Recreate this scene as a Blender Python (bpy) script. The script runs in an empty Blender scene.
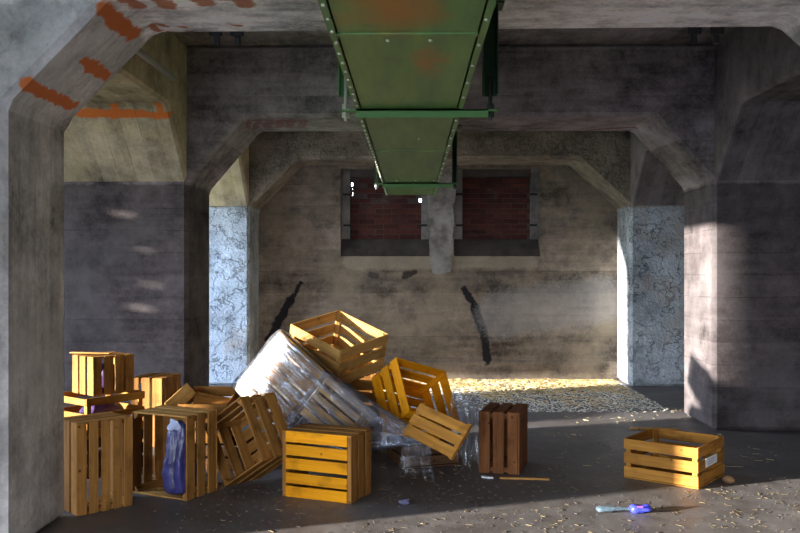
import bpy, bmesh, math, random
from mathutils import Vector, Matrix, noise
random.seed(7)
S = bpy.context.scene
COL = S.collection
V = Vector

# ------------------------------------------------------------------ camera
H_CAM, F_PX, YAW = 1.5, 850.0, math.radians(0.81)
cam = bpy.data.cameras.new('camera'); camo = bpy.data.objects.new('camera', cam); COL.objects.link(camo)
camo.location = (0, 0, H_CAM); camo.rotation_euler = (math.pi/2, 0, YAW)
cam.sensor_width = 36; cam.lens = F_PX/800*36; cam.shift_y = 3.5/800
cam.clip_start = 0.05; cam.clip_end = 200
S.camera = camo

def ray(px, py):                      # direction of sight, used to survey the marks on walls
    x = (px-400)/F_PX; z = -(py-270)/F_PX
    return V((x*math.cos(YAW)-math.sin(YAW), math.cos(YAW)+x*math.sin(YAW), z))
def hit(px, py, pt, nrm):
    o = V((0, 0, H_CAM)); d = ray(px, py); n = V(nrm)
    return o + d*((V(pt)-o).dot(n)/d.dot(n))

# ------------------------------------------------------------------ node helpers
class NT:
    def __init__(s, name):
        s.m = bpy.data.materials.new(name); s.m.use_nodes = True
        s.t = s.m.node_tree; s.t.nodes.clear()
    def n(s, typ, ins=None, **props):
        nd = s.t.nodes.new(typ)
        for k, v in props.items(): setattr(nd, k, v)
        for k, v in (ins or {}).items(): s.set(nd.inputs[k], v)
        return nd
    def set(s, sock, v):
        if isinstance(v, bpy.types.NodeSocket): s.t.links.new(v, sock)
        else: sock.default_value = v
    def math(s, op, a, b=0.0, c=None, clamp=False):
        nd = s.n('ShaderNodeMath', operation=op, use_clamp=clamp)
        s.set(nd.inputs[0], a); s.set(nd.inputs[1], b)
        if c is not None: s.set(nd.inputs[2], c)
        return nd.outputs[0]
    def vm(s, op, a, b=None):
        nd = s.n('ShaderNodeVectorMath', operation=op)
        s.set(nd.inputs[0], a)
        if b is not None: s.set(nd.inputs['Scale' if op == 'SCALE' else 1], b)
        return nd.outputs['Value' if op in ('DOT_PRODUCT', 'LENGTH') else 'Vector']
    def noise(s, co, scale, detail=4, rough=0.55):
        return s.n('ShaderNodeTexNoise', {'Vector': co, 'Scale': scale, 'Detail': detail, 'Roughness': rough}).outputs['Fac']
    def mr(s, v, a, b, c=0.0, d=1.0, smooth=False):
        nd = s.n('ShaderNodeMapRange', {0: v, 1: a, 2: b, 3: c, 4: d})
        if smooth: nd.interpolation_type = 'SMOOTHSTEP'
        return nd.outputs[0]
    def mix(s, f, a, b, mode='MIX'):
        nd = s.n('ShaderNodeMix', data_type='RGBA', blend_type=mode)
        s.set(nd.inputs[0], f)
        for i, v in ((6, a), (7, b)):
            s.set(nd.inputs[i], v if isinstance(v, bpy.types.NodeSocket) else (*v[:3], 1))
        return nd.outputs[2]
    def scale(s, co, xyz):
        return s.vm('MULTIPLY', co, xyz)
    def finish(s, col, rough=0.85, bump=None, bstr=0.3, bdist=0.02, metal=0.0, spec=0.3):
        b = s.n('ShaderNodeBsdfPrincipled')
        s.set(b.inputs['Base Color'], col if isinstance(col, bpy.types.NodeSocket) else (*col[:3], 1))
        s.set(b.inputs['Roughness'], rough); s.set(b.inputs['Metallic'], metal)
        s.set(b.inputs['Specular IOR Level'], spec)
        if bump is not None:
            bn = s.n('ShaderNodeBump', {'Height': bump, 'Strength': bstr, 'Distance': bdist})
            s.t.links.new(bn.outputs[0], b.inputs['Normal'])
        o = s.n('ShaderNodeOutputMaterial'); s.t.links.new(b.outputs[0], o.inputs[0])
        return s.m

def srgb(r, g, b):
    f = lambda c: (c/255/12.92) if c/255 <= 0.04045 else ((c/255+0.055)/1.055)**2.4
    return (f(r), f(g), f(b))

RUST = srgb(205, 108, 44)
def concrete(name, base, boards=None, bw=0.18, tint=None, tint2=None, stains=(), rough_bump=0.0, contrast=1.0, above=None):
    """boards: axis index across which the form boards change (0 x, 1 y, 2 z)"""
    t = NT(name)
    co = t.n('ShaderNodeNewGeometry').outputs['Position']
    big = t.noise(co, 0.8, 5, 0.6)
    mid = t.noise(co, 3.2, 6, 0.62)
    fine = t.noise(co, 42, 3, 0.6)
    streak_s = {None: (1.5, 1.5, 4), 0: (9, 3, 0.8), 1: (3, 9, 0.8), 2: (.8, 1.0, 9)}[boards]
    streak = t.noise(t.scale(co, streak_s), 1.6, 4, 0.6)
    f = t.math('ADD', t.math('MULTIPLY', t.math('SUBTRACT', big, .5), 1.5*contrast),
               t.math('MULTIPLY', t.math('SUBTRACT', mid, .5), 1.5*contrast))
    f = t.math('ADD', f, t.math('MULTIPLY', t.math('SUBTRACT', streak, .5), 1.0*contrast))
    f = t.math('ADD', f, t.math('MULTIPLY', t.math('SUBTRACT', fine, .5), .7*contrast))
    f = t.math('ADD', f, t.math('MULTIPLY', t.math('SUBTRACT', t.noise(t.vm('ADD', co, (3.1, 0, 5)), 11, 5, .7), .5), .9*contrast))
    hgt = t.math('ADD', t.math('MULTIPLY', fine, .35), t.math('MULTIPLY', mid, .5))
    line = None
    if boards is not None:
        sx = t.n('ShaderNodeSeparateXYZ', {0: co}).outputs[boards]
        wob = t.math('MULTIPLY', t.noise(co, 2.0, 2), 0.03)
        v = t.math('DIVIDE', t.math('ADD', sx, wob), bw)
        idn = t.n('ShaderNodeTexWhiteNoise', {'W': t.math('FLOOR', v)}, noise_dimensions='1D').outputs['Value']
        f = t.math('ADD', f, t.math('MULTIPLY', t.math('SUBTRACT', idn, .5), .30*contrast))
        fr = t.math('FRACT', v)
        ed = t.math('MINIMUM', fr, t.math('SUBTRACT', 1.0, fr))
        line = t.mr(ed, 0.0, 0.025, 1.0, 0.0)
        lm = t.mr(t.noise(co, 2.6, 3), .42, .62)
        line = t.math('MULTIPLY', line, lm)
        hgt = t.math('SUBTRACT', hgt, t.math('MULTIPLY', line, .5))
        hgt = t.math('ADD', hgt, t.math('MULTIPLY', idn, .25))
    k = t.math('MAXIMUM', t.math('ADD', 1.0, f), .25)
    col = t.mix(1.0, base, t.n('ShaderNodeCombineColor', {0: k, 1: k, 2: k}).outputs[0], 'MULTIPLY')
    if tint:
        m = t.mr(t.noise(t.vm('ADD', co, (7.3, 2.1, 4.4)), 1.1, 5, .65), .48, .68, 0, .75)
        col = t.mix(m, col, tint)
    if tint2:
        m = t.mr(t.noise(t.vm('ADD', co, (-3.3, 9.1, 1.4)), 2.2, 6, .7), .52, .68, 0, .8)
        col = t.mix(m, col, tint2)
    if line is not None:
        col = t.mix(t.math('MULTIPLY', line, .6), col, tuple(c*.3 for c in base))
    # dark pits
    pit = t.mr(t.n('ShaderNodeTexVoronoi', {'Vector': co, 'Scale': 14.0}).outputs['Distance'], .05, .10, 1, 0)
    pit = t.math('MULTIPLY', pit, t.mr(mid, .5, .62))
    col = t.mix(t.math('MULTIPLY', pit, .6), col, tuple(c*.25 for c in base))
    if rough_bump:
        rb = t.noise(co, 24, 5, .7); vo = t.n('ShaderNodeTexVoronoi', {'Vector': co, 'Scale': 30.0}).outputs['Distance']
        hgt = t.math('ADD', t.math('MULTIPLY', rb, 1.6*rough_bump), t.math('MULTIPLY', vo, .9*rough_bump))
        cr = t.mr(t.math('ABSOLUTE', t.math('SUBTRACT', t.noise(co, 4.5, 6, .6), .5)), 0.0, .012, 1, 0)
        col = t.mix(t.math('MULTIPLY', cr, .6), col, tuple(c*.3 for c in base))
        hgt = t.math('SUBTRACT', hgt, t.math('MULTIPLY', cr, .6))
    if above:      # upper tone with beam brightness painted in; the far stucco also ends here
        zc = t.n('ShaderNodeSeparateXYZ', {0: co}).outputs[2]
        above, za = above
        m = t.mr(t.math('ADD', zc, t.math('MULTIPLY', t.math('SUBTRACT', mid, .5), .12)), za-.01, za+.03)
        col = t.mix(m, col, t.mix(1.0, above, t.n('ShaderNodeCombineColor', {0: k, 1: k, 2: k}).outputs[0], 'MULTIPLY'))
    # stains that have a shape of their own: painted strokes, tar runs
    if stains:
        wobv = t.n('ShaderNodeTexNoise', {'Vector': co, 'Scale': 9.0, 'Detail': 3.0}).outputs['Color']
        cw = t.vm('ADD', co, t.vm('SCALE', t.vm('SUBTRACT', wobv, (.5, .5, .5)), .09))
        nz = t.noise(co, 38, 3, .7)
        for (a, b, r, c, op) in stains:
            a = V(a); b = V(b); ab = b-a
            pa = t.vm('SUBTRACT', cw, tuple(a))
            h = t.math('DIVIDE', t.vm('DOT_PRODUCT', pa, tuple(ab)), max(ab.length_squared, 1e-6), clamp=True)
            hv = t.n('ShaderNodeVectorMath', operation='SCALE'); hv.inputs[0].default_value = tuple(ab); t.set(hv.inputs['Scale'], h)
            d = t.vm('LENGTH', t.vm('SUBTRACT', pa, hv.outputs[0]))
            d = t.math('ADD', d, t.math('MULTIPLY', t.math('SUBTRACT', nz, .5), r*.9))
            m = t.mr(d, r*.75, r*1.1, op, 0.0)
            col = t.mix(m, col, c)
    return t.finish(col, .88, hgt, .55 if not rough_bump else .9, .012 if not rough_bump else .03, spec=.25)

def wood(name, base, dark, axis, pale=None):
    t = NT(name)
    tc = t.n('ShaderNodeTexCoord').outputs['Object']
    rnd = t.n('ShaderNodeNewGeometry').outputs['Random Per Island']
    orr = t.n('ShaderNodeObjectInfo').outputs['Random']
    off = t.n('ShaderNodeCombineXYZ', {0: t.math('MULTIPLY', rnd, 37.0), 1: t.math('MULTIPLY', orr, 23.0), 2: t.math('MULTIPLY', rnd, 11.0)}).outputs[0]
    sc = [26, 26, 26]; sc[axis] = 1.6
    co = t.vm('ADD', t.scale(tc, tuple(sc)), off)
    g = t.noise(co, 1.0, 4, .6); g2 = t.noise(co, 3.5, 2, .5)
    blot = t.noise(t.vm('ADD', tc, off), 5.0, 4, .6)
    k = t.math('ADD', t.math('MULTIPLY', g, .7), t.math('MULTIPLY', g2, .3))
    col = t.mix(t.mr(k, .36, .66), base, dark)
    tone = t.mr(rnd, 0, 1, .62, 1.25)
    col = t.mix(1.0, col, t.n('ShaderNodeCombineColor', {0: tone, 1: tone, 2: t.math('MULTIPLY', tone, 1.0)}).outputs[0], 'MULTIPLY')
    col = t.mix(t.mr(blot, .54, .72, 0, .65), col, tuple(c*.35 for c in dark))
    kn = t.mr(t.n('ShaderNodeTexVoronoi', {'Vector': t.vm('ADD', t.scale(tc, (9, 9, 9)), off), 'Scale': 1.0}).outputs['Distance'], .06, .11, .8, 0)
    col = t.mix(kn, col, tuple(c*.25 for c in dark))
    return t.finish(col, .7, k, .25, .004, spec=.12)

WOODS = {}
def woodset(key, base, dark):
    WOODS[key] = [wood(f'wood_{key}_{"xyz"[i]}', base, dark, i) for i in range(3)]
woodset('honey', (.52, .245, .045), (.30, .12, .02))
woodset('orange', (.98, .40, .008), (.74, .26, .005))
woodset('pale', (.62, .36, .11), (.42, .20, .05))
woodset('brown', (.44, .205, .05), (.22, .09, .02))
woodset('red', (.27, .105, .036), (.13, .044, .014))
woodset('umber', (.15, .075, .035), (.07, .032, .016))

# ------------------------------------------------------------------ mesh helpers
def mesh_obj(name, bm, mat, parent=None, smooth=False, bevel=0.0):
    me = bpy.data.meshes.new(name); bmesh.ops.recalc_face_normals(bm, faces=bm.faces[:]); bm.to_mesh(me); bm.free()
    o = bpy.data.objects.new(name, me); COL.objects.link(o)
    for m in (mat if isinstance(mat, (list, tuple)) else [mat]): me.materials.append(m)
    if smooth:
        for p in me.polygons: p.use_smooth = True
    if bevel:
        md = o.modifiers.new('bevel', 'BEVEL'); md.width = bevel; md.segments = 1; md.limit_method = 'ANGLE'
    if parent: o.parent = parent
    return o
def box(bm, lo, hi, R=None, T=None):
    vs = [bm.verts.new((x, y, z)) for x in (lo[0], hi[0]) for y in (lo[1], hi[1]) for z in (lo[2], hi[2])]
    for q in ((0,1,3,2),(4,6,7,5),(0,4,5,1),(2,3,7,6),(0,2,6,4),(1,5,7,3)):
        bm.faces.new([vs[i] for i in q])
    if R is not None: bmesh.ops.rotate(bm, cent=((lo[0]+hi[0])/2, (lo[1]+hi[1])/2, (lo[2]+hi[2])/2), matrix=R, verts=vs)
    if T is not None: bmesh.ops.translate(bm, vec=T, verts=vs)
    return vs
def prism(bm, poly, axis, lo, hi):
    """poly: list of 2D points in the two remaining axes (in x,y,z order); extruded along axis"""
    def mk(p, v):
        c = list(p); c.insert(axis, v); return bm.verts.new(c)
    A = [mk(p, lo) for p in poly]; B = [mk(p, hi) for p in poly]
    bm.faces.new(A); bm.faces.new(B[::-1])
    for i in range(len(poly)):
        j = (i+1) % len(poly); bm.faces.new((A[i], B[i], B[j], A[j]))
def tube(bm, pts, r, seg=8):
    rings = []
    for i, p in enumerate(pts):
        p = V(p); d = (V(pts[min(i+1, len(pts)-1)])-V(pts[max(i-1, 0)])).normalized()
        up = V((0, 0, 1)) if abs(d.z) < .9 else V((1, 0, 0))
        s = d.cross(up).normalized(); u = s.cross(d)
        rr = r[i] if isinstance(r, (list, tuple)) else r
        rings.append([bm.verts.new(p+(s*math.cos(2*math.pi*k/seg)+u*math.sin(2*math.pi*k/seg))*rr) for k in range(seg)])
    for a, b in zip(rings, rings[1:]):
        for k in range(seg): bm.faces.new((a[k], a[(k+1) % seg], b[(k+1) % seg], b[k]))
    bm.faces.new(rings[0][::-1]); bm.faces.new(rings[-1])
def tag(o, label, cat, group=None, kind=None):
    if label: o['label'] = label
    if cat: o['category'] = cat
    if group: o['group'] = group
    if kind: o['kind'] = kind
    return o
def empty(name, loc=(0, 0, 0)):
    o = bpy.data.objects.new(name, None); o.empty_display_size = .1; COL.objects.link(o); o.location = loc; return o
def struct(name, bm, mat, label=None, cat=None, bevel=0.0, parent=None):
    o = mesh_obj(name, bm, mat, parent, bevel=bevel)
    if not parent: tag(o, label, cat, kind='structure')
    return o

# ------------------------------------------------------------------ the setting
XL, XR = -2.11, 2.81           # inner faces of the two column rows
XLO, XRO = -3.30, 4.0          # their outer faces
ZS, ZB, ZC = 2.31, 2.94, 3.62  # springing, soffit, ceiling
FR = [(4.38, 5.16), (7.97, 8.85), (11.0, 11.72)]
YB = 11.72                     # back wall
XW0, XW1 = -5.2, 5.4           # outer side walls
YF = -2.5
def hh(px, py): return tuple(hit(px, py, (XL, 0, 2.37), (.57, 0, -.56)))          # slanted corner of the near frame
def hs(px, py, z=ZB): return tuple(hit(px, py, (0, 0, z), (0, 0, 1)))
def hy(px, py, y): return tuple(hit(px, py, (0, y, 0), (0, 1, 0)))
def hp(px, py): return tuple(hit(px, py, (0, 7.97, ZS), (0, 1, 1)))      # 45 degree haunch in front of the left column
st1 = [(hh(104, 10), hh(134, 35), .05, RUST, .95), (hh(84, 61), hh(106, 76), .042, RUST, .95), (hh(28, 85), hh(74, 106), .042, RUST, .95)]
for a, b, r in [((122, -4), (138, 6), .05), ((156, -6), (168, 7), .05), ((192, -6), (204, 4), .06), ((236, -6), (246, 6), .06), ((210, -8), (222, 0), .04),
                ((151, 25), (160, 30), .03), ((156, 24), (166, 26), .025), ((180, 27), (183, 28), .02), ((188, 32), (192, 32.5), .018), ((233, 26), (239, 26), .02), ((170, 32), (175, 33), .02)]:
    st1.append((hs(*a), hs(*b), r, tuple(c*.75 for c in RUST), .85))
RED = srgb(110, 52, 40)
st2 = [(hs(248+k*11, 120), hs(244+k*11.5, 127), .05, RED, .6) for k in range(6)]
st2 += [(hs(590, 130), hs(636, 127), .04, RED, .7), (hs(655, 122), hs(648, 128), .05, RED, .7), (hs(629, 133.0, 2.91), hs(631, 134, 2.91), .03, RUST, .9)]
stp = [(hp(74, 113), hp(168, 115), .045, RUST, .95), (hp(113, 97), hp(115, 112), .035, RUST, .9), (hp(157, 97), hp(160, 112), .035, RUST, .9)]
CG = (.30, .275, .265)
M_f1 = concrete('concrete_near_frame', (.52, .495, .475), above=((.80, .765, .745), ZB-.05), boards=1, bw=.19, stains=st1, tint=(.56, .55, .53), tint2=(.30, .28, .265), contrast=1.0)  # upper tone paler, painting in light missing under the near beam
M_f2 = concrete('concrete_middle_frame', (.085, .07, .071), boards=2, bw=.21, stains=st2, tint=(.14, .125, .125), tint2=(.055, .043, .045), contrast=1.2, above=((.25, .21, .21), ZS))  # paler beam tone makes up for weak light above the springing
M_f3 = concrete('concrete_far_frame', (.42, .46, .50), boards=None, tint=(.48, .54, .60), tint2=(.40, .36, .32), rough_bump=.35, above=((.27, .225, .175), ZS))  # beam tone darker than the stucco, its dim light painted in
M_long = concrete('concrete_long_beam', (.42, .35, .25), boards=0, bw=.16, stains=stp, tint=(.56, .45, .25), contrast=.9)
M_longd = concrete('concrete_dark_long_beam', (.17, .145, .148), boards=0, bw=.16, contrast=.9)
TAR = (.012, .011, .014)
yb = YB
stw = [(hy(301, 283, yb), hy(290, 300, yb), .035, TAR, .97), (hy(290, 300, yb), hy(270, 340, yb), .065, TAR, .97),
       (hy(464, 289, yb), hy(474, 306, yb), .05, TAR, .97), (hy(474, 306, yb), hy(483, 330, yb), .065, TAR, .97), (hy(483, 330, yb), hy(488, 362, yb), .06, TAR, .97),
       (hy(405, 276, yb), hy(414, 272, yb), .05, TAR, .8), (hy(372, 275, yb), hy(376, 276, yb), .05, TAR, .5), (hy(506, 368, yb), hy(507, 376, yb), .03, TAR, .6),
       (hy(350, 262, yb), hy(530, 262, yb), .10, (.40, .34, .25), .5), (hy(500, 315, yb), hy(600, 300, yb), .35, (.42, .40, .40), .35)]
M_back = concrete('concrete_back_wall', (.215, .17, .132), boards=2, bw=.30, stains=stw, tint=(.31, .25, .175), tint2=(.12, .10, .095), contrast=1.25)
M_plain = concrete('concrete_plain', (.30, .28, .27), boards=2, bw=.2)
M_ceil = concrete('concrete_ceiling', (.30, .26, .26), boards=0, bw=.2)
M_strip = concrete('concrete_pier', (.24, .215, .20), tint=(.36, .34, .33), tint2=(.08, .07, .065), contrast=1.5)

def frame(i):
    y0, y1 = FR[i]
    bm = bmesh.new()
    zs = ZS+(.06 if i == 0 else 0)
    hl, hr = (.56, .62) if i == 0 else ((.535, .54) if i == 1 else (.62, .66))
    poly = [(XLO, 0), (XL, 0), (XL, zs), (XL+hl, ZB), (XR-hr, ZB+(.02 if i == 0 else 0)), (XR, zs+.02), (XR, 0), (XRO, 0), (XRO, ZC), (XLO, ZC)]
    prism(bm, poly, 1, y0, y1)
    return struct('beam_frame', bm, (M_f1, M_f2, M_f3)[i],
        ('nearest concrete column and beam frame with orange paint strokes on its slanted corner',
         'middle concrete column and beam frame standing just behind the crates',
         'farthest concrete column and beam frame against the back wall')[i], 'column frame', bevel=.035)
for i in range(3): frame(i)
def long_beam(x0, x1, y0, y1, h0, h1, lab):
    bm = bmesh.new(); d = ZB-ZS
    poly = []
    poly += [(y0, ZS), (y0+d, ZB)] if h0 else [(y0, ZB)]
    poly += [(y1-d, ZB), (y1, ZS)] if h1 else [(y1, ZB)]
    poly += [(y1, ZC), (y0, ZC)]
    prism(bm, poly, 0, x0, x1)
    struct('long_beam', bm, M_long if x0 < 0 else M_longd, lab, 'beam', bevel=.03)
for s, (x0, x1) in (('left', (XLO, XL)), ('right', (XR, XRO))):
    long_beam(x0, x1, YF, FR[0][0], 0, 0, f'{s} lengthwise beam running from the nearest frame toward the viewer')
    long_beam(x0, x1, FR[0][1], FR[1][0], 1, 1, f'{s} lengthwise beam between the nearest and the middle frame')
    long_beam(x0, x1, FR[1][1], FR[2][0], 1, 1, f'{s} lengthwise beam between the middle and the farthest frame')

def wall_grid(bm, axis, at0, at1, u0, u1, z0, z1, holes):
    """a wall of thickness at0..at1 along axis (0 or 1), with rectangular holes (ua, ub, za, zb)"""
    us = sorted({u0, u1, *[h[0] for h in holes], *[h[1] for h in holes]})
    zs = sorted({z0, z1, *[h[2] for h in holes], *[h[3] for h in holes]})
    for a, b in zip(us, us[1:]):
        run = None
        for c, d in zip(zs, zs[1:]):
            um, zm = (a+b)/2, (c+d)/2
            if any(h[0] < um < h[1] and h[2] < zm < h[3] for h in holes): continue
            lo, hi = (a, at0, c), (b, at1, d)
            if axis == 0: lo, hi = (at0, a, c), (at1, b, d)
            box(bm, lo, hi)

# floor
t = NT('dusty_concrete_floor')
co = t.n('ShaderNodeNewGeometry').outputs['Position']
n1 = t.noise(co, .9, 6, .65); n2 = t.noise(co, 5, 6, .65); n3 = t.noise(co, 60, 3, .6)
k = t.math('ADD', t.math('MULTIPLY', n1, .5), t.math('MULTIPLY', n2, .5))
c = t.mix(t.mr(k, .36, .64), (.085, .07, .065), (.185, .168, .16))
c = t.mix(t.mr(n3, .45, .75, 0, .5), c, (.06, .05, .046))
c = t.mix(t.mr(t.noise(co, 2.3, 5, .7), .58, .7, 0, .6), c, (.065, .055, .05))
M_floor = t.finish(c, t.mr(n2, .35, .65, .42, .68), t.math('ADD', t.math('MULTIPLY', n3, .5), n2), .35, .008, spec=.5)
bm = bmesh.new(); box(bm, (XW0, YF, -.12), (XW1, YB+.6, 0)); 
struct('floor', bm, M_floor, 'dusty grey concrete floor with scattered straw', 'floor')
bm = bmesh.new(); box(bm, (XW0-.35, YF-.3, ZC), (XW1+.3, 8.1, ZC+.25)); box(bm, (XLO-.1, 8.1, ZC), (XW1+.3, YB+.9, ZC+.25))
struct('ceiling', bm, M_ceil, 'dark concrete ceiling slab above the beams', 'ceiling')

# left outer wall with its window openings
WIN_L = [(-.6, 3.5, .35, 1.6), (4.86, 6.10, .30, 3.3)]
FAR_OPEN = (8.9, 10.98, 0.0, 3.4)      # the far bay stands open to the left
SUN_AZ, SUN_EL = math.atan2(.8, 2.1), math.radians(7.6)
sd = V((math.cos(SUN_EL)*math.cos(SUN_AZ), math.cos(SUN_EL)*math.sin(SUN_AZ), -math.sin(SUN_EL)))
chinks = []
for px, py, w, h in [(128, 214, .13, .07), (151, 250, .10, .05), (107, 252, .035, .025), (106, 286, .045, .05), (158, 285, .12, .05), (147, 308, .16, .06)]:
    p = V(hy(px, py, 7.97)); s = (p.x-XW0)/sd.x; q = p-sd*s
    w *= .8; h *= .9; chinks.append((q.y-w/2, q.y+w/2, q.z-h/2, q.z+h/2))
bm = bmesh.new(); wall_grid(bm, 0, XW0-.12, XW0, YF-.3, 8.1, 0, ZC, WIN_L+chinks); box(bm, (XW0, 7.98, 0), (XLO, 8.1, ZC))
struct('wall_left', bm, M_plain, 'left outer concrete wall with tall open windows', 'wall')
bm = bmesh.new(); box(bm, (-10.4, 8.48, 1.2), (-5.5, 8.62, 4.2)); box(bm, (-10.4, 8.45, -.3), (-8.45, 8.65, 1.2))  # added outside and unseen, keeps direct sun off the far bay
struct('wall_sun_blocker', bm, M_plain, 'unseen wall added outside the left wall to block sun from the far bay', 'sun blocker')
bm = bmesh.new(); wall_grid(bm, 0, XW1, XW1+.3, YF-.3, YB+.9, 0, ZC, [])
struct('wall_right', bm, M_plain, 'right outer concrete wall', 'wall')
DOOR = (-3.4, -.3, 0.0, 2.4)
bm = bmesh.new(); wall_grid(bm, 1, YF-.3, YF, XW0, XW1, 0, ZC, [DOOR])
struct('wall_front', bm, M_plain, 'front concrete wall with a wide gateway behind the viewer', 'wall')
# back wall with the two window niches
W1 = (-.985, .24, 1.69, 2.90); W2 = (.58, 1.765, 1.69, 2.90)
bm = bmesh.new(); wall_grid(bm, 1, YB, YB+.42, XLO-.1, XW1, 0, ZC, [W1, W2])
struct('wall_back', bm, M_back, 'stained concrete back wall with two bricked-up windows', 'wall')
bm = bmesh.new(); prism(bm, [(YB-.035, 0), (YB, 0), (YB, .24), (YB-.02, .25), (YB-.035, .23)], 0, XL, XR)
struct('baseboard_back', bm, M_back, 'low concrete plinth along the foot of the back wall', 'plinth')
bm = bmesh.new()
for zz0, zz1, x0, x1 in ((1.47, 1.72, .27, .52), (1.72, 2.1, .24, .56), (2.1, 2.92, .23, .585)):
    box(bm, (x0, YB-.05, zz0), (x1, YB+.05, zz1))
bmesh.ops.subdivide_edges(bm, edges=bm.edges[:], cuts=9, use_grid_fill=True)
for v in bm.verts:
    q = v.co*7; v.co += V((.045*noise.noise(q), .02*noise.noise(q+V((9, 0, 0))), .05*noise.noise(q+V((0, 7, 0)))))
struct('trim_1', bm, M_strip, 'pale rough concrete pier between the two bricked windows', 'pier')

# brick infill
t = NT('dark_red_brick')
co = t.n('ShaderNodeNewGeometry').outputs['Position']
rp = t.n('ShaderNodeNewGeometry').outputs['Random Per Island']
n2 = t.noise(co, 8, 5, .65); n3 = t.noise(co, 50, 3)
c = t.mix(rp, (.065, .016, .013), (.15, .045, .033))
c = t.mix(t.mr(n2, .45, .7, 0, .7), c, (.06, .03, .028))
c = t.mix(t.mr(t.noise(co, 3.0, 5, .7), .56, .70, 0, .55), c, (.22, .17, .16))
M_brick = t.finish(c, .9, n3, .4, .006)
M_mortar = concrete('mortar', (.11, .08, .075), contrast=.7)
M_dark = concrete('sooty_concrete', (.085, .07, .065), contrast=.8)
M_jamb = concrete('pale_jamb', (.22, .20, .185), tint=(.13, .115, .105))
M_iron = NT('black_iron').finish((.03, .028, .028), .6, metal=.4)
def brick_window(name, w, holes, lab):
    root = empty(name, ((w[0]+w[1])/2, YB+.3, w[2])); tag(root, lab, 'window', kind='structure')
    inv = Matrix.Translation(-V(root.location))
    def fin(o): o.parent = root; o.matrix_parent_inverse = inv; return o
    xa, xb, za, zb = w[0]+.12, w[1]-.11, 1.93, 2.80
    yb0, yb1 = YB+.24, YB+.42
    bm = bmesh.new(); bmo = bmesh.new()
    wall_grid(bmo, 1, yb0+.014, yb1, w[0], w[1], w[2], w[3], holes)
    zz, r = za, 0
    while zz < zb-.03:
        x = xa-(.115 if r % 2 else 0)
        while x < xb:
            a, b = max(x+.006, xa), min(x+.224, xb)
            if b-a > .03:
                cx, cz = (a+b)/2, zz+.036
                if not any(h[0]-.01 < b and a < h[1]+.01 and h[2]-.01 < zz+.066 and zz+.006 < h[3]+.01 for h in holes):
                    o = random.uniform(-.006, .006)
                    box(bm, (a, yb0+o, zz+.006), (b, yb0+.03, min(zz+.066, zb)))
            x += .23
        zz += .072; r += 1
    fin(mesh_obj('brick_infill', bm, M_brick, bevel=.004)); fin(mesh_obj('mortar_bed', bmo, M_mortar))
    bm = bmesh.new(); prism(bm, [(YB, w[2]), (YB+.25, w[2]), (YB+.25, za), (YB+.2, za)], 0, w[0], w[1]); fin(mesh_obj('sill', bm, M_dark))
    bm = bmesh.new(); box(bm, (w[0], YB+.10, za), (xa, YB+.26, w[3])); fin(mesh_obj('jamb', bm, M_jamb))
    bm = bmesh.new(); box(bm, (xb, YB+.10, za), (w[1], YB+.26, w[3])); fin(mesh_obj('jamb', bm, M_jamb))
    bm = bmesh.new(); box(bm, (xa, YB+.12, zb), (xb, YB+.26, w[3])); fin(mesh_obj('lintel', bm, M_dark))
    for zz in (2.12, 2.55):
        for x0, x1 in ((w[0]+.03, xa+.02), (xb-.02, w[1]-.03)):
            bm = bmesh.new(); box(bm, (x0, YB+.075, zz-.015), (x1, YB+.11, zz+.015)); fin(mesh_obj('iron_cramp', bm, M_iron))
    return root
gh = hy(421.5, 200, YB+.26); sh = hy(351.5, 184, YB+.26)
holes1 = [(gh[0]-.035, gh[0]+.035, gh[2]-.03, gh[2]+.03), (sh[0]-.012, sh[0]+.02, sh[2]-.03, sh[2]+.03),
          (sh[0]+.006, sh[0]+.020, sh[2]-.17, sh[2]-.10), (sh[0]+.002, sh[0]+.016, sh[2]-.08, sh[2]-.045)]
brick_window('window_1', W1, holes1, 'left bricked-up window with daylight piercing two chinks')
brick_window('window_2', W2, [], 'right bricked-up window with paler bricks at its middle')

# land outside, seen only as light bounced in through the openings
t = NT('sunlit_grass'); co = t.n('ShaderNodeNewGeometry').outputs['Position']
M_grass = t.finish(t.mix(t.noise(co, 3, 5), (.16, .17, .05), (.30, .29, .10)), .95)
bm = bmesh.new()
M_gravel = concrete('pale_gravel', (.36, .34, .32))
for lo, hi in (((-40, -2, -.3), (XW0-.35, 40, -.05)), ((XW0-.35, YB+.9, -.3), (XW1+.3, 40, -.05)), ((XW1+.3, -40, -.3), (40, 40, -.05))):
    box(bm, lo, hi)
struct('ground', bm, M_grass, 'sunlit grass outside the open windows', 'ground')

bm = bmesh.new(); box(bm, (-40, -40, -.3), (XW0-.35, -2, -.05)); box(bm, (XW0-.35, -40, -.3), (XW1+.3, YF-.3, -.05))
struct('ground', bm, M_gravel, 'pale gravel yard outside the front gateway', 'ground')

# ------------------------------------------------------------------ green duct
def green(name, rustspots):
    t = NT(name); tc = t.n('ShaderNodeTexCoord').outputs['Object']
    n1 = t.noise(t.scale(tc, (8, 1.0, 8)), .9, 5, .65); n2 = t.noise(tc, 9, 6, .7)
    c = t.mix(t.mr(n1, .35, .65), (.07, .17, .05), (.15, .27, .07))
    c = t.mix(t.mr(n2, .58, .74, 0, .55), c, (.06, .045, .02))
    w = t.vm('ADD', tc, t.vm('SCALE', t.vm('SUBTRACT', t.n('ShaderNodeTexNoise', {'Vector': tc, 'Scale': 5.0, 'Detail': 4.0}).outputs['Color'], (.5, .5, .5)), .25))
    for (a, r, sy, op) in rustspots:
        d = t.vm('LENGTH', t.vm('MULTIPLY', t.vm('SUBTRACT', w, a), (1, sy, 1)))
        c = t.mix(t.mr(d, r*.1, r*1.25, op*.85, 0, True), c, (.36, .14, .018))
    return t.finish(c, .45, n2, .15, .005, metal=.0, spec=.5)
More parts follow.
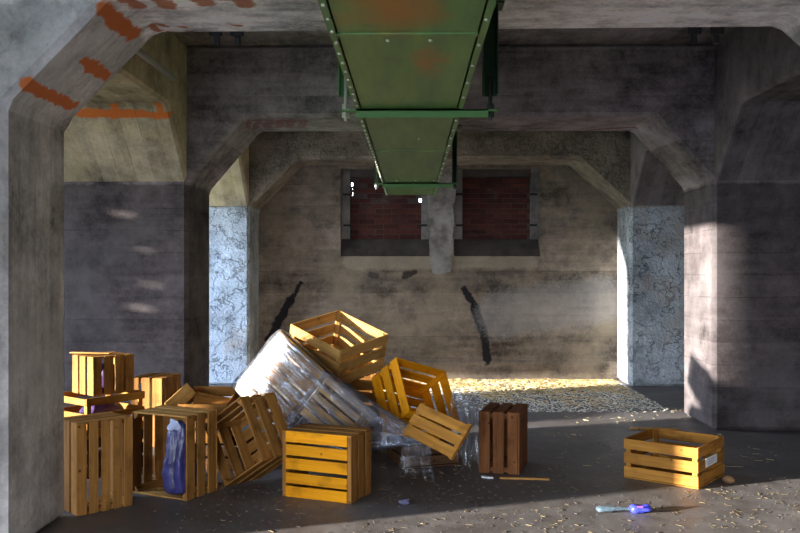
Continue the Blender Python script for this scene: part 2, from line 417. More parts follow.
ZD, DW = 2.37, .258; Y0D, Y1D = 1.9, 9.86
def du(px, py):
    p = hs(px, py, ZD); return (p[0], p[1], 0)
M_duct = green('green_painted_steel', [(du(396, 6), .17, .45, 1.1), (du(440, 8), .08, .35, .7), (du(432, 62), .07, .22, 1.0), (du(402, 68), .03, .3, .5), (du(350, 20), .06, .4, .4)])
M_gbar = green('green_bar_paint', [])
t = NT('dark_green_paint'); M_gdark = t.finish((.025, .07, .028), .5)
t = NT('bright_green_paint'); M_gbr = t.finish((.085, .21, .06), .5)
t = NT('worn_zinc'); M_zinc = t.finish((.55, .56, .45), .35, metal=.7)
M_rod = NT('dark_steel').finish((.06, .065, .06), .45, metal=.6)
duct = empty('ventilation_duct', (-.016, 0, ZD)); tag(duct, 'long green riveted steel duct hung under the concrete beams', 'duct')
def dpart(name, bm, mat, bevel=0.0): return mesh_obj(name, bm, mat, duct, bevel=bevel)
secs = [(Y0D, 3.135), (3.135, 4.62), (4.62, 6.2), (6.2, 8.5), (8.5, Y1D)]
for a, b in secs:
    bm = bmesh.new(); box(bm, (-DW, a+.002, .0), (DW, b-.002, .38)); dpart('duct_section', bm, M_duct, .004)
for y in (3.135, 6.2):
    bm = bmesh.new(); box(bm, (-DW-.004, y-.02, -.006), (DW+.004, y+.02, .386)); dpart('seam_strip', bm, M_duct)
for sx in (-1, 1):
    bm = bmesh.new(); x = sx*DW
    box(bm, (min(x, x+sx*.03), Y0D, -.004), (max(x, x+sx*.03), Y1D, .002)); box(bm, (min(x, x+sx*.004), Y0D, -.004), (max(x, x+sx*.004), Y1D, .04))
    dpart('edge_flange', bm, M_gbar)
bb = bmesh.new(); bmesh.ops.create_uvsphere(bb, u_segments=8, v_segments=5, radius=.0085); bmesh.ops.scale(bb, vec=(1, 1, .8), verts=bb.verts)
b0 = mesh_obj('bolt', bb, M_zinc, duct, smooth=True)
spots = []
y = 2.45
while y < 9.8:
    spots.append((-DW-.014, y)); y += .155
y = 2.6
while y < 9.8:
    spots.append((DW+.014, y)); y += .33
spots += [(-.075, 3.19), (.085, 3.19), (-.13, 5.6), (.06, 5.6), (-.13, 8.2), (.05, 8.2), (.23, 8.2)]
for i, (x, yy) in enumerate(spots[:96]):
    o = b0 if i == 0 else b0.copy()
    if i: COL.objects.link(o); o.parent = duct
    o.location = (x, yy, -.008)
# hangers: a bar under the duct, rods and channels up to the beams
def hanger(y, xl, xr, lab, chan):
    h = empty('duct_hanger', (0, y, ZD)); tag(h, lab, 'hanger', 'green hangers under the duct')
    bm = bmesh.new(); box(bm, (xl, -.05, -.014), (xr, .05, -.005)); box(bm, (xl+.09, -.05, -.05), (xr-.05, -.042, -.005))
    mesh_obj('cross_bar', bm, M_gbr, h)
    for x, sgn in ((xl+.03, -1), (xr-.035, 1)):
        bm = bmesh.new(); tube(bm, [(x, 0, -.06), (x, 0, .18 if chan else .3)], .011, 8); mesh_obj('threaded_rod', bm, M_zinc if sgn < 0 else M_rod, h)
        bm = bmesh.new(); tube(bm, [(x, 0, -.042), (x, 0, -.015)], .023, 6); tube(bm, [(x, 0, .004), (x, 0, .03)], .023, 6); mesh_obj('nut', bm, M_zinc if sgn < 0 else M_rod, h)
        bm = bmesh.new(); z0 = .08 if chan else 0.0; w = .04 if chan else .024
        box(bm, (x-w, .03, z0), (x+w, .04, ZB-ZD)); box(bm, (x-w, -.04, z0), (x-w+.008, .03, ZB-ZD)); box(bm, (x+w-.008, -.04, z0), (x+w, .03, ZB-ZD))
        mesh_obj('channel', bm, M_gbr if (sgn < 0 and chan) else M_gdark, h)
        bm = bmesh.new(); box(bm, (x-.07, -.07, ZB-ZD-.012), (x+.07, .07, ZB-ZD-.001)); mesh_obj('mounting_plate', bm, M_gdark, h)
hanger(4.62, -.39, .46, 'nearer green duct hanger with wide channels under the first beam', True)
hanger(8.5, -.385, .46, 'farther green duct hanger under the middle beam', False)

# ceiling pipe and iron hooks
M_pipe = NT('grey_conduit').finish((.30, .29, .28), .5)
bm = bmesh.new(); tube(bm, [(-1.97, 5.2, 3.08), (-1.97, 7.0, 3.08)], .026, 10)
tag(mesh_obj('ceiling_pipe', bm, M_pipe, smooth=True), 'short grey pipe running along the left lengthwise beam', 'pipe')
for i, (px, lab) in enumerate([(217, 'leftmost iron hook behind the nearest beam'), (238, 'second iron hook from left behind the nearest beam'),
                               (691, 'iron hook behind the nearest beam, right of the duct'), (713, 'rightmost iron hook behind the nearest beam')]):
    x = (px-412)/850*5.22
    bm = bmesh.new(); box(bm, (x-.04, 5.162, 2.93), (x+.04, 5.185, 3.0)); box(bm, (x-.014, 5.18, 2.875), (x+.016, 5.215, 2.95)); box(bm, (x-.016, 5.16, 2.925), (x+.016, 5.215, 2.955))
    tag(mesh_obj('ceiling_hook', bm, M_iron, bevel=.004), lab, 'hook', 'iron hooks behind the nearest beam')

# ------------------------------------------------------------------ crates
def ortho(u, a):
    u = V(u).normalized(); a = V(a); a = (a-u*a.dot(u)).normalized(); return a, u.cross(a), u
def rotm(u, a):
    x, y, z = ortho(u, a)
    return Matrix(((x.x, y.x, z.x), (x.y, y.y, z.y), (x.z, y.z, z.z)))
PAPER = NT('white_paper').finish((.75, .76, .80), .7)
INK = NT('grey_print').finish((.25, .26, .30), .7)
CRATES = []
def crate(lab, key, L, W, H, u, a, anchor, at, nb=5, ns=3, group='slatted wooden crates', label_part=False, bkey=None, ekey=None, inset=0.0, gapf=.085):
    """u: world direction of the open side, a: world direction of local x; anchor: local corner signs (sx, sy, top?)"""
    r = random.Random(hash_name(lab))
    root = empty('wooden_crate'); tag(root, lab, 'crate', group)
    R = rotm(u, a)
    loc = V((anchor[0]*L/2, anchor[1]*W/2, anchor[2]*H))
    root.matrix_world = Matrix.Translation(V(at)-R@loc) @ R.to_4x4()
    mx, my, mz = WOODS[key]; mb = WOODS[bkey or key][0]; me_ = WOODS[ekey or key][1]
    th = .011
    J = lambda s: r.uniform(-s, s)
    def slat(bm, lo, hi, ax):
        R2 = Matrix.Rotation(J(.006), 3, 'XYZ'[ax-1 if ax else 2]) @ Matrix.Rotation(J(.004), 3, 'XYZ'[(ax+1) % 3])
        box(bm, lo, hi, R2, (J(.0015), J(.0015), J(.0015)))
    # bottom boards along x
    bm = bmesh.new(); gap = .018; w = (W-gap*(nb-1))/nb
    for i in range(nb):
        y0 = -W/2+i*(w+gap)
        slat(bm, (-L/2+inset, y0+J(.003), -.001), (L/2-inset, y0+w+J(.003), th-.001), 0)
    mesh_obj('bottom', bm, mb, root, bevel=.002)
    gap = H*gapf; z00 = .001 if inset else .012; w = (H-z00-gap*(ns-1))/ns
    for s in (-1, 1):
        bm = bmesh.new()
        for i in range(ns):
            z0 = z00+i*(w+gap); y0 = s*(W/2-th/2)
            slat(bm, (-L/2+.001, y0-th/2, z0+J(.003)), (L/2-.001, y0+th/2, z0+w+J(.003)), 0)
        mesh_obj('side_panel', bm, mx, root, bevel=.002)
    for s in (-1, 1):
        bm = bmesh.new()
        for i in range(ns):
            z0 = z00+i*(w+gap); x0 = s*(L/2-th/2-.001-max(0, inset-th-.002)/2); te = max(th, inset-.001)
            slat(bm, (x0-te/2, -W/2+th+.001, z0+J(.003)), (x0+te/2, W/2-th-.001, z0+w+J(.003)), 1)
        mesh_obj('end_panel', bm, me_, root, bevel=.002)
    pw = .034
    for sx in (-1, 1):
        for sy in (-1, 1):
            bm = bmesh.new(); x0 = sx*(L/2-th-.002); y0 = sy*(W/2-th-.002)
            poly = [(x0, y0), (x0-sx*pw, y0), (x0-sx*pw, y0-sy*pw*.4), (x0-sx*pw*.4, y0-sy*pw), (x0, y0-sy*pw)]
            prism(bm, poly, 2, .011, H-.004+J(.003))
            mesh_obj('corner_post', bm, mz, root)
    if label_part:
        bm = bmesh.new(); box(bm, (L/2, -.13, H*.44), (L/2+.003, .10, H*.66))
        o = mesh_obj('paper_label', bm, PAPER, root); o['label'] = 'white paper label'
        bm = bmesh.new()
        for k in range(3): box(bm, (L/2+.003, -.09, H*(.49+.05*k)), (L/2+.0036, .02+.02*k, H*(.505+.05*k)))
        mesh_obj('printed_lines', bm, INK, o)
    CRATES.append(root)
    return root
def hash_name(s): return sum((i+1)*ord(c) for i, c in enumerate(s))
Z = (0, 0, 1)
cs = lambda d: (math.cos(math.radians(d)), math.sin(math.radians(d)), 0)

crate('upright open crate alone on the floor at right, white label on its end', 'honey', .54, .54, .285, Z, cs(-38), (1, -1, 0), (1.955, 5.83, 0), label_part=True)
crate('bright orange crate on its side, five clean bottom slats facing forward', 'brown', .515, .435, .305, (.385, .923, 0), (.923, -.385, 0), (1, 1, 0), (-.39, 5.44, 0), bkey='orange', inset=.03)
crate('tall brown crate on end beside the near left column, slatted bottom outward', 'brown', .565, .36, .30, (-.707, .707, 0), Z, (-1, -1, 0), (-2.035, 5.14, 0))
crate('crate on end with a blue bag hanging in its open side', 'brown', .55, .47, .31, (-.423, -.906, 0), Z, (-1, -1, 1), (-1.458, 5.49, 0), ekey='pale')  # end boards paler: the lit top is put into the wood colour
crate('small crate topping the left stack, upright boards facing out', 'brown', .285, .33, .31, (-.766, .643, 0), Z, (-1, -1, 0), (-2.315, 6.15, .58), nb=4)
crate('yellowish crate in the middle of the left stack with purple cloth inside', 'honey', .50, .45, .288, Z, cs(54), (-1, -1, 1), (-2.33, 6.05, .575), ns=3, gapf=.22)
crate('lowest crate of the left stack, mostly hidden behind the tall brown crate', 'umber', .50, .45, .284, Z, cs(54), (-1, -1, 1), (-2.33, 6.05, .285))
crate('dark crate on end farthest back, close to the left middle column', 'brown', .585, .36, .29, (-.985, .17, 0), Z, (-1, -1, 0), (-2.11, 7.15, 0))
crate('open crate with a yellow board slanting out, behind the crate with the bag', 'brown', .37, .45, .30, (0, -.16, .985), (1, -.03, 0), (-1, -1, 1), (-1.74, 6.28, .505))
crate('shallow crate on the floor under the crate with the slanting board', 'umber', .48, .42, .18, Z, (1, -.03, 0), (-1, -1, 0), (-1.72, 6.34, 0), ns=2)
crate('dark crate tipped on its corner, open side facing left', 'brown', .47, .46, .31, (-.64, -.77, 0), (.66, -.55, .515), (-1, -1, 1), (-1.285, 5.80, .012))
crate('open crate tilted forward on the very top of the pile', 'pale', .58, .56, .325, (.137, -.337, .932), (.377, -.29, -.16), (1, -1, 1), (-.552, 6.55, .875))
nM = V((-.33, -.87, .36)).normalized(); qM, _, _ = ortho(nM, (.75, 0, -.62)); pM = nM.cross(qM)
T0 = V((-1.02, 6.58, 1.03))
crate('upper crate inside the clear plastic film', 'honey', .53, .57, .30, -nM, qM, (-1, -1, 0), T0)
nM2 = nM; qM2, _, _ = ortho(nM2, qM+pM*.06)
T1 = T0+qM*.56-pM*.02-nM*.03
crate('lower crate inside the clear plastic film', 'pale', .42, .34, .20, -nM2, qM2, (-1, -1, 0), T1)
crate('golden crate tilted open toward the right, beside the end of the film', 'orange', .54, .48, .31, (.637, -.504, .583), (.74, .62, -.28), (-1, 1, 1), (-.125, 6.50, .835))
crate('reddish-brown crate on end just right of the pile', 'red', .455, .46, .30, (-.965, .26, 0), Z, (-1, -1, 0), (.785, 6.22, 0))
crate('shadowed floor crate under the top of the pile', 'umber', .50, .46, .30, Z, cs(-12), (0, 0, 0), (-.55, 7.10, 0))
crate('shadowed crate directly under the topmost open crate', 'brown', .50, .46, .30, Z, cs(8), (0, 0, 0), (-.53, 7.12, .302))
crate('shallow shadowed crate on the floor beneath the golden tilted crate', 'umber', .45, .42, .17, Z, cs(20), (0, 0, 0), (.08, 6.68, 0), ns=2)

# loose side panel lying across the film tail
def frame_thing(name, lab, cat, u, a, at, group=None):
    root = empty(name); tag(root, lab, cat, group); R = rotm(u, a); root.matrix_world = Matrix.Translation(V(at)) @ R.to_4x4(); return root
pn = frame_thing('crate_panel', 'loose three-slat crate side leaning over the tail of the film', 'panel', (.50, .33, .76), (.80, -.52, -.20), (.06, 6.0, .565))
for k in range(3):
    bm = bmesh.new(); box(bm, (0, 0, -.078-k*.088), (.43, .011, -.004-k*.088), Matrix.Rotation(random.uniform(-.02, .02), 3, 'Y')); mesh_obj('slat', bm, WOODS['honey'][0], pn, bevel=.002)
for x in (.004, .394):
    bm = bmesh.new(); box(bm, (x, .012, -.26), (x+.032, .045, .012)); mesh_obj('batten', bm, WOODS['honey'][2], pn, bevel=.003)
# loose boards
def board(lab, key, size, p0, p1, nrm, name='wooden_board'):
    d = V(p1)-V(p0)
    root = mesh_obj(name, (lambda b: (box(b, (0, -size[0]/2, 0), (d.length, size[0]/2, size[1])), b)[1])(bmesh.new()), WOODS[key][0], bevel=.002)
    R = rotm(nrm, d); root.matrix_world = Matrix.Translation(V(p0)) @ R.to_4x4()
    return tag(root, lab, 'board')
board('yellow board slanting up out of the open crate behind the bagged crate', 'pale', (.11, .012), (-1.80, 6.27, .47), (-1.66, 6.40, .61), (.55, -.75, .35))
board('brown board lying inside the open crate behind the bagged crate', 'brown', (.12, .012), (-1.66, 6.46, .52), (-1.44, 6.56, .38), (.2, -.6, .75))
board('thin splintered strip lying on top of the left stack', 'pale', (.05, .008), (-2.58, 6.40, .872), (-2.26, 6.34, .890), (0, 0, 1))
board('pale stick on the floor behind the lone right crate', 'pale', (.035, .015), (2.06, 8.05, .0), (2.50, 8.0, .0), (0, 0, 1), 'wooden_stick')
board('thin wooden strip on the floor at the foot of the reddish crate', 'pale', (.03, .012), (.63, 6.12, .0), (.98, 6.09, .0), (0, 0, 1), 'wooden_strip')

# ------------------------------------------------------------------ plastic film
def film_mat(name, tint, dens, rough, wscale, sharp):
    t = NT(name); tc = t.n('ShaderNodeTexCoord').outputs['Object']
    st = t.noise(t.scale(tc, wscale), 1.0, 5, .65)
    st2 = t.noise(tc, 7.0, 5, .6)
    h = t.math('ADD', t.math('MULTIPLY', st, .95), t.math('MULTIPLY', st2, .32))
    bn = t.n('ShaderNodeBump', {'Height': h, 'Strength': .9, 'Distance': sharp})
    gl = t.n('ShaderNodeBsdfGlossy', {'Color': (.62, .64, .68, 1), 'Roughness': rough, 'Normal': bn.outputs[0]})
    df = t.n('ShaderNodeBsdfDiffuse', {'Color': (*tint, 1), 'Normal': bn.outputs[0]})
    tl = t.n('ShaderNodeBsdfTranslucent', {'Color': (*tint, 1)})
    tr = t.n('ShaderNodeBsdfTransparent', {'Color': (.96, .97, 1, 1)})
    m1 = t.n('ShaderNodeMixShader', {0: .35}); t.t.links.new(df.outputs[0], m1.inputs[1]); t.t.links.new(tl.outputs[0], m1.inputs[2])
    m2 = t.n('ShaderNodeMixShader', {0: .5}); t.t.links.new(m1.outputs[0], m2.inputs[1]); t.t.links.new(gl.outputs[0], m2.inputs[2])
    fac = t.mr(h, .54, .80, dens*.30, min(1, dens*2.1))
    m3 = t.n('ShaderNodeMixShader', {0: fac}); t.t.links.new(tr.outputs[0], m3.inputs[1]); t.t.links.new(m2.outputs[0], m3.inputs[2])
    o = t.n('ShaderNodeOutputMaterial'); t.t.links.new(m3.outputs[0], o.inputs[0])
    return t.m
M_film = film_mat('clear_stretch_film', (.30, .32, .38), .40, .15, (1.6, 27, 27), .02)
M_sheet = film_mat('thin_grey_film', (.45, .46, .50), .32, .18, (30, 30, 4), .02)
film = frame_thing('plastic_film', 'clear shiny plastic film stretched around the toppled crates of the pile', 'plastic film', nM, qM, T0)
film.rotation_mode = 'QUATERNION'
# local frame: x along q, y along p' (= n x q), z outward. The crates' face is z=0, T0 the upper corner
Minv = film.matrix_world.inverted()
tail = Minv @ V((.03, 5.93, .345))
t1e = Minv @ (T1+qM2*.5)
bm = bmesh.new(); NSEC, NR = 46, 56
def sec(tv):
    """rounded rectangle section at station tv; returns y0,y1,z0,z1"""
    x = -.02+tv*(tail.x+.02)
    f = max(0, (x-.50)/(tail.x-.50)); f = min(1, f)
    ytop = .015+(tail.y+.03-.015)*f**1.15; ybot = -.59+(tail.y-.07+.59)*f**1.6
    zf = .012+(tail.z+.03-.012)*f**1.3; zb = -.325+(tail.z-.05+.325)*f**1.1
    return x, ybot, ytop, zb, zf
rings = []
for i in range(NSEC+1):
    tv = i/NSEC; x, ya, yb_, za, zb_ = sec(tv)
    cy, cz, hy_, hz_ = (ya+yb_)/2, (za+zb_)/2, (yb_-ya)/2, (zb_-za)/2
    ring = []
    for k in range(NR):
        a = 2*math.pi*k/NR; e = .22
        c_, s_ = math.cos(a), math.sin(a)
        yy = cy+hy_*math.copysign(abs(c_)**e, c_); zz = cz+hz_*math.copysign(abs(s_)**e, s_)
        w = noise.noise(V((x*2.2, k*.9, 3.1)))*.016*(.35+tv)+noise.noise(V((x*9, yy*9, zz*9)))*.007
        f = 1+w/max(.08, math.hypot(hy_, hz_))
        ring.append(bm.verts.new((x+(.02*noise.noise(V((yy*5, zz*5, 0))) if i == 0 else 0), cy+(yy-cy)*f, cz+(zz-cz)*f)))
    rings.append(ring)
for a, b in zip(rings, rings[1:]):
    for k in range(NR): bm.faces.new((a[k], a[(k+1) % NR], b[(k+1) % NR], b[k]))
c0 = bm.verts.new(sum((v.co for v in rings[0]), V())/NR+V((-.012, 0, 0)))
for k in range(NR): bm.faces.new((rings[0][(k+1) % NR], rings[0][k], c0))
mesh_obj('wrapping', bm, M_film, film, smooth=True)
def sheet(top, drop, nx, folds, seed, ragged, flare):
    """hanging film: top = list of points, falls by drop with soft folds and a ragged hem"""
    b = bmesh.new(); nz = 22; g = []
    for j in range(nz+1):
        row = []
        for i in range(nx+1):
            s = i/nx; f = s*(len(top)-1); k = min(int(f), len(top)-2); p = V(top[k]).lerp(V(top[k+1]), f-k)
            dz = drop*(1-ragged*abs(noise.noise(V((s*4, seed, 0))))*1.3)*(j/nz)
            amp = .012+.03*j/nz
            off = amp*math.sin(s*folds*6.28+seed+noise.noise(V((s*3, j*.1, seed)))*2)
            sp = (s-.5)*flare*j/nz
            row.append(b.verts.new((p.x+sp+.2*off, p.y+off+.03*noise.noise(V((s*6, j*.3, seed))), p.z-dz)))
        g.append(row)
    for j in range(nz):
        for i in range(nx):
            if j > nz*.75 and noise.noise(V((i*.5, j*.4, seed))) > .25: continue
            b.faces.new((g[j][i], g[j][i+1], g[j+1][i+1], g[j+1][i]))
    return b
b = sheet([(-.05, 5.97, .37), (.04, 5.97, .36), (.12, 5.99, .30)], .33, 26, 2.3, 1.7, .35, .10)
bmesh.ops.transform(b, matrix=Minv, verts=b.verts)
o = mesh_obj('hanging_tail', b, M_sheet, film, smooth=True); o['label'] = 'loose torn tail of the film'
b = sheet([(.30, 6.42, .62), (.40, 6.36, .57), (.50, 6.36, .55)], .54, 24, 2.0, 4.2, .25, .06)
tag(mesh_obj('plastic_sheet', b, M_sheet, smooth=True), 'greyish see-through plastic sheet hanging between the pile and the reddish crate', 'plastic sheet')

# ------------------------------------------------------------------ bags
def bag_mat(name, a, b):
    t = NT(name); tc = t.n('ShaderNodeTexCoord').outputs['Object']; n1 = t.noise(t.scale(tc, (14, 14, 5)), 1, 5, .6)
    return t.finish(t.mix(t.mr(n1, .4, .65), a, b), .33, n1, .8, .02, spec=.6)
M_bag = bag_mat('blue_plastic', (.025, .023, .10), (.06, .058, .22)); M_bagw = bag_mat('pale_blue_plastic', (.45, .52, .80), (.7, .75, .9))
M_purple = bag_mat('purple_cloth', (.045, .022, .075), (.10, .05, .14))
def lump(name, mat, prof, seed, sq=(1, .6), parent=None, loc=(0, 0, 0), wr=.18, n=36, folds=0.0):
    """lathe-like bag from (z, r) pairs, squashed and wrinkled"""
    b = bmesh.new(); rings = []
    for z, r in prof:
        fo = lambda a: 1+folds*(math.sin(7*a+seed+2.5*math.sin(z*9))+.6*math.sin(11*a-z*14))*(.4+min(1, z*2.2))
        rings.append([b.verts.new((fo(a)*r*math.cos(a)*sq[0]*(1+wr*noise.noise(V((math.cos(a)*2.2, math.sin(a)*2.2, z*4+seed)))), fo(a)*r*math.sin(a)*sq[1]*(1+wr*noise.noise(V((math.cos(a)*2.6+5, math.sin(a)*2.6, z*5+seed)))), z)) for a in [2*math.pi*k/n for k in range(n)]])
    for p, q in zip(rings, rings[1:]):
        for k in range(n): b.faces.new((p[k], p[(k+1) % n], q[(k+1) % n], q[k]))
    b.faces.new(rings[0][::-1]); b.faces.new(rings[-1])
    o = mesh_obj(name, b, mat, parent, smooth=True); o.location = loc
    md = o.modifiers.new('s', 'SUBSURF'); md.levels = 1; md.render_levels = 1
    return o
bag = lump('plastic_bag', M_bag, [(0, .07), (.015, .088), (.05, .098), (.09, .088), (.13, .10), (.17, .088), (.21, .098), (.26, .084), (.3, .09), (.35, .074), (.39, .078), (.43, .062), (.46, .055), (.485, .03)], 2.0, sq=(1, .75), loc=(-1.555, 5.645, .014), wr=.45, folds=.07)
tag(bag, 'dark blue plastic bag standing in the open side of the crate on end', 'bag')
for k, (dx, rz) in enumerate(((-.045, .7), (.05, -.5))):
    e = lump('bag_ear', M_bagw, [(0, .012), (.02, .024), (.045, .03), (.075, .022), (.10, .006)], 3.0+k, sq=(1, .3), parent=bag, loc=(dx*.9-.02, -.05, .43), wr=.6, n=14)
    e.rotation_euler = (.2, rz*1.3, 0); e['label'] = 'pale knotted handle of the bag'
fx = V((-2.33, 6.05, 0))
cl = lump('cloth_bundle', M_purple, [(0, .12), (.03, .17), (.10, .18), (.17, .15), (.22, .08), (.24, .02)], 5.0, sq=(1.1, .8), loc=(-2.335, 6.38, .30), wr=.3); cl.rotation_euler.z = math.radians(54)
tag(cl, 'purple cloth bundle inside the yellowish crate of the left stack', 'cloth')
cl = lump('cloth_bundle', M_purple, [(0, .08), (.03, .115), (.10, .12), (.17, .10), (.2, .05), (.21, .01)], 8.0, sq=(.85, .9), loc=(-2.30, 6.37, .595), wr=.3)
tag(cl, 'purple cloth bundle behind the boards of the small topmost left crate', 'cloth')

# ------------------------------------------------------------------ small things on the floor
t = NT('crushed_clear_plastic')
g = t.n('ShaderNodeBsdfGlossy', {'Color': (.8, .9, 1, 1), 'Roughness': .15}); d = t.n('ShaderNodeBsdfDiffuse', {'Color': (.22, .34, .45, 1)}); tr = t.n('ShaderNodeBsdfTransparent')
m1 = t.n('ShaderNodeMixShader', {0: .4}); t.t.links.new(d.outputs[0], m1.inputs[1]); t.t.links.new(g.outputs[0], m1.inputs[2])
m2 = t.n('ShaderNodeMixShader', {0: .42}); t.t.links.new(tr.outputs[0], m2.inputs[1]); t.t.links.new(m1.outputs[0], m2.inputs[2])
o_ = t.n('ShaderNodeOutputMaterial'); t.t.links.new(m2.outputs[0], o_.inputs[0]); M_pet = t.m
M_lab = NT('blue_violet_label').finish((.05, .06, .55), .4); M_pink = NT('violet_print').finish((.35, .12, .5), .4)
bt = empty('plastic_bottle', (1.28, 5.28, .022)); bt.rotation_euler.z = math.radians(2)
tag(bt, 'crushed clear plastic bottle with blue label on the floor before the right crate', 'bottle')
def lathe_x(prof, flat, n=18, seed=1.0, wr=.12):
    b = bmesh.new(); rs = []
    for x, r in prof:
        rs.append([b.verts.new((x, r*math.cos(a)*(1+wr*noise.noise(V((x*20, math.cos(a)*2, seed)))), r*flat*math.sin(a)*(1+wr*noise.noise(V((x*25, math.sin(a)*2, seed+3)))))) for a in [2*math.pi*k/n for k in range(n)]])
    for p, q in zip(rs, rs[1:]):
        for k in range(n): b.faces.new((p[k], p[(k+1) % n], q[(k+1) % n], q[k]))
    b.faces.new(rs[0][::-1]); b.faces.new(rs[-1]); return b
mesh_obj('bottle_body', lathe_x([(-.14, .014), (-.13, .034), (-.11, .040), (-.085, .030), (-.06, .038), (-.03, .024), (0, .028), (.03, .016), (.06, .020), (.08, .014)], .42, wr=.7), M_pet, bt, smooth=True)
lb = mesh_obj('label', lathe_x([(.07, .030), (.09, .044), (.115, .034), (.14, .045), (.165, .036), (.185, .040), (.195, .026)], .55, seed=5, wr=.8), M_lab, bt, smooth=True); lb['label'] = 'crumpled blue label'
bm = bmesh.new(); box(bm, (.105, -.037, .006), (.14, -.03, .026), Matrix.Rotation(.4, 3, 'X')); mesh_obj('violet_patch', bm, M_pink, lb)
M_stone = concrete('brown_stone', (.26, .15, .075))
bm = bmesh.new(); bmesh.ops.create_icosphere(bm, subdivisions=3, radius=.045)
for v in bm.verts: v.co = V((v.co.x*1.0, v.co.y*.8, v.co.z*.62))*(1+.18*noise.noise(v.co*22))
o = mesh_obj('stone', bm, M_stone, smooth=True); o.location = (2.23, 6.02, .026); tag(o, 'brown rounded stone on the floor at the right crate\'s corner', 'stone')
M_scrap = NT('white_scrap').finish((.8, .82, .85), .6)
bm = bmesh.new(); box(bm, (.50, 6.12, .002), (.585, 6.16, .012), Matrix.Rotation(.12, 3, 'Y'))
tag(mesh_obj('paper_scrap', bm, M_scrap), 'white scrap on the floor at the reddish crate\'s front edge', 'scrap')
M_wr = NT('dull_violet_wrap').finish((.14, .13, .22), .4)
bm = bmesh.new(); bmesh.ops.create_icosphere(bm, subdivisions=2, radius=.04)
for v in bm.verts: v.co = V((v.co.x, v.co.y*.7, v.co.z*.4))*(1+.5*noise.noise(v.co*40))
o = mesh_obj('crumpled_wrapper', bm, M_wr); o.location = (-.045, 5.45, .016); tag(o, 'small crumpled violet wrapper on the floor right of the orange crate', 'wrapper')
M_wire = NT('pale_wire').finish((.4, .33, .25), .5)
bm = bmesh.new(); tube(bm, [(2.19, 6.52, .004), (2.28, 6.50, .03), (2.40, 6.48, .012), (2.52, 6.5, .004)], .004, 6)
tag(mesh_obj('bent_wire', bm, M_wire, smooth=True), 'thin bent wire on the floor behind the right crate', 'wire')

def straw_mat(name, a, b):
    t = NT(name); r = t.n('ShaderNodeNewGeometry').outputs['Random Per Island']; return t.finish(t.mix(r, a, b), .7)
def sticks(name, mat, n, place, lmin, lmax, w, lab, cat, rng):
    verts, faces = [], []
    for i in range(n):
        x, y, L = place(rng)
        L = L or rng.uniform(lmin, lmax); a = rng.uniform(0, math.pi); ti = rng.uniform(-.08, .08)
        dx, dy = math.cos(a)*L/2, math.sin(a)*L/2; nx, ny = -math.sin(a)*w*rng.uniform(.4, 1.3), math.cos(a)*w*rng.uniform(.4, 1.3)
        h = w*rng.uniform(.5, 1.0); z = .001+abs(L/2*ti); dz = L/2*ti; k = len(verts)
        for s in (-1, 1):
            for q in (-1, 1):
                for zz in (0, h): verts.append((x+s*dx+q*nx, y+s*dy+q*ny, z+s*dz+zz))
        faces += [tuple(k+j for j in f) for f in ((0,1,3,2),(4,6,7,5),(0,4,5,1),(2,3,7,6),(0,2,6,4),(1,5,7,3))]
    me = bpy.data.meshes.new(name); me.from_pydata(verts, [], faces); o = bpy.data.objects.new(name, me); COL.objects.link(o); me.materials.append(mat)
    return tag(o, lab, cat, kind='stuff')
rg = random.Random(3)
def pl_back(r):
    while True:
        x = r.uniform(XL+.1, XR-.1); y = YB-.06-abs(r.gauss(0, .95))
        if noise.noise(V((x*1.3, y*1.6, 2)))+(y-10.3)*.35 > r.uniform(-.6, .6) and y > 9.0: return x, y, None
sticks('straw', straw_mat('golden_straw', (.46, .30, .09), (.68, .54, .30)), 5200, pl_back, .03, .14, .006, 'golden straw strewn along the foot of the back wall', 'straw', rg)
def pl_front(r):
    while True:
        x = r.uniform(-1.2, 3.4); y = r.uniform(4.7, 6.2)
        if x < 2.7 and noise.noise(V((x*2.2, y*3.1, 7))) > r.uniform(-.3, .6): return x, y, None
sticks('straw', straw_mat('pale_chaff', (.07, .05, .03), (.27, .20, .09)), 430, pl_front, .006, .045, .0023, 'pale chaff and bits of straw scattered on the near floor', 'straw', rg)
def pl_mid(r):
    while True:
        x = r.uniform(-.6, 3.0); y = r.uniform(6.2, 9.6)
        if noise.noise(V((x*1.8, y*1.8, 11))) > r.uniform(-.2, .6): return x, y, None
sticks('straw', straw_mat('dull_chaff', (.22, .17, .10), (.50, .40, .24)), 300, pl_mid, .01, .07, .004, 'sparse straw between the right crate and the far bay', 'straw', rg)
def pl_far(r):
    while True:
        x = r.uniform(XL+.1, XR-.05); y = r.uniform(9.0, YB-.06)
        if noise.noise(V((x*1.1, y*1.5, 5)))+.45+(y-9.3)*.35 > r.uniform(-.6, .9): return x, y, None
sticks('straw', straw_mat('floor_brightening_chaff', (.52, .47, .38), (.80, .76, .68)), 13000, pl_far, .008, .035, .0045, 'pale chaff added over the far bay floor to stand in for daylight', 'straw', rg)  # dense pale flecks make the far floor look brightly lit
sticks('straw', straw_mat('dark_grit', (.05, .045, .04), (.12, .10, .09)), 900, lambda r: (r.uniform(-1.6, 3.4), r.uniform(4.7, 7.4), None), .004, .018, .004, 'dark grit lying on the near floor', 'grit', rg)

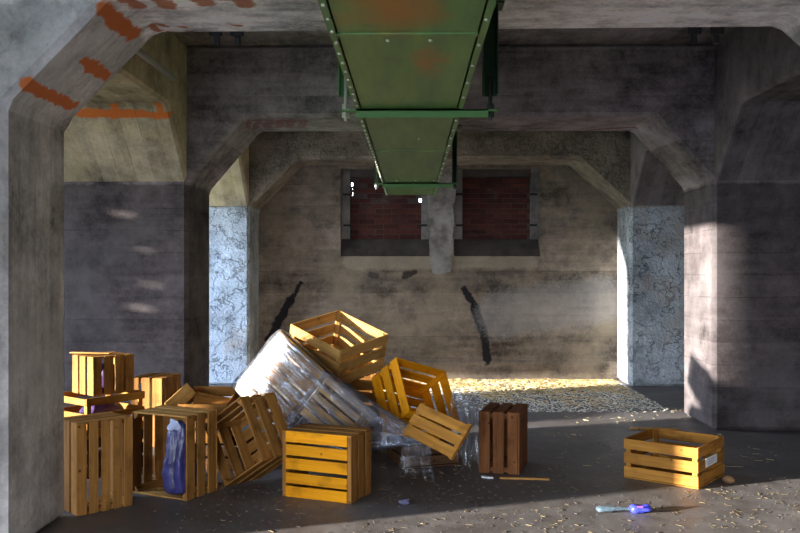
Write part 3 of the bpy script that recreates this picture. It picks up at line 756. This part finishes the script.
# ------------------------------------------------------------------ light: low sun and sky through the openings
sun = bpy.data.lights.new('sun', 'SUN'); so = bpy.data.objects.new('sun', sun); COL.objects.link(so)
sun.energy = 23.0; sun.angle = math.radians(1.5); sun.color = (1.0, .95, .86)
so.rotation_euler = sd.to_track_quat('-Z', 'Y').to_euler()
w = bpy.data.worlds.new('sky'); S.world = w; w.use_nodes = True
nt = w.node_tree; nt.nodes.clear()
tcw = nt.nodes.new('ShaderNodeTexCoord'); sp = nt.nodes.new('ShaderNodeSeparateXYZ'); nt.links.new(tcw.outputs['Generated'], sp.inputs[0])
mrp = nt.nodes.new('ShaderNodeMapRange'); nt.links.new(sp.outputs[2], mrp.inputs[0]); mrp.inputs[1].default_value = 0.0; mrp.inputs[2].default_value = .6
mx_ = nt.nodes.new('ShaderNodeMix'); mx_.data_type = 'RGBA'; nt.links.new(mrp.outputs[0], mx_.inputs[0]); mx_.inputs[6].default_value = (.86, .93, 1, 1); mx_.inputs[7].default_value = (.42, .62, 1, 1)
bg = nt.nodes.new('ShaderNodeBackground'); nt.links.new(mx_.outputs[2], bg.inputs[0]); bg.inputs[1].default_value = 16.0
wo = nt.nodes.new('ShaderNodeOutputWorld'); nt.links.new(bg.outputs[0], wo.inputs[0])
def portal(name, loc, rot, sx, sy):
    l = bpy.data.lights.new(name, 'AREA'); l.shape = 'RECTANGLE'; l.size = sx; l.size_y = sy
    l.cycles.is_portal = True
    o = bpy.data.objects.new(name, l); COL.objects.link(o); o.location = loc; o.rotation_euler = rot
for i, (a, b, c_, d_) in enumerate(WIN_L):
    portal('window_light', (XW0-.02, (a+b)/2, (c_+d_)/2), (0, -math.pi/2, 0), d_-c_, b-a)
a, b, c_, d_ = FAR_OPEN
portal('bay_light', (XLO-.05, (a+b)/2, (c_+d_)/2), (0, -math.pi/2, 0), d_-c_, b-a)
portal('gateway_light', ((DOOR[0]+DOOR[1])/2, YF-.02, (DOOR[2]+DOOR[3])/2), (math.pi/2, 0, 0), DOOR[1]-DOOR[0], DOOR[3]-DOOR[2])

vs = S.view_settings; vs.view_transform = 'Standard'; vs.look = 'None'; vs.gamma = 1; vs.use_curve_mapping = False
vs.exposure = 0.32
S.cycles.max_bounces = 8; S.cycles.diffuse_bounces = 5; S.cycles.transparent_max_bounces = 16
S.cycles.caustics_reflective = False; S.cycles.caustics_refractive = False
S.cycles.sample_clamp_indirect = 6
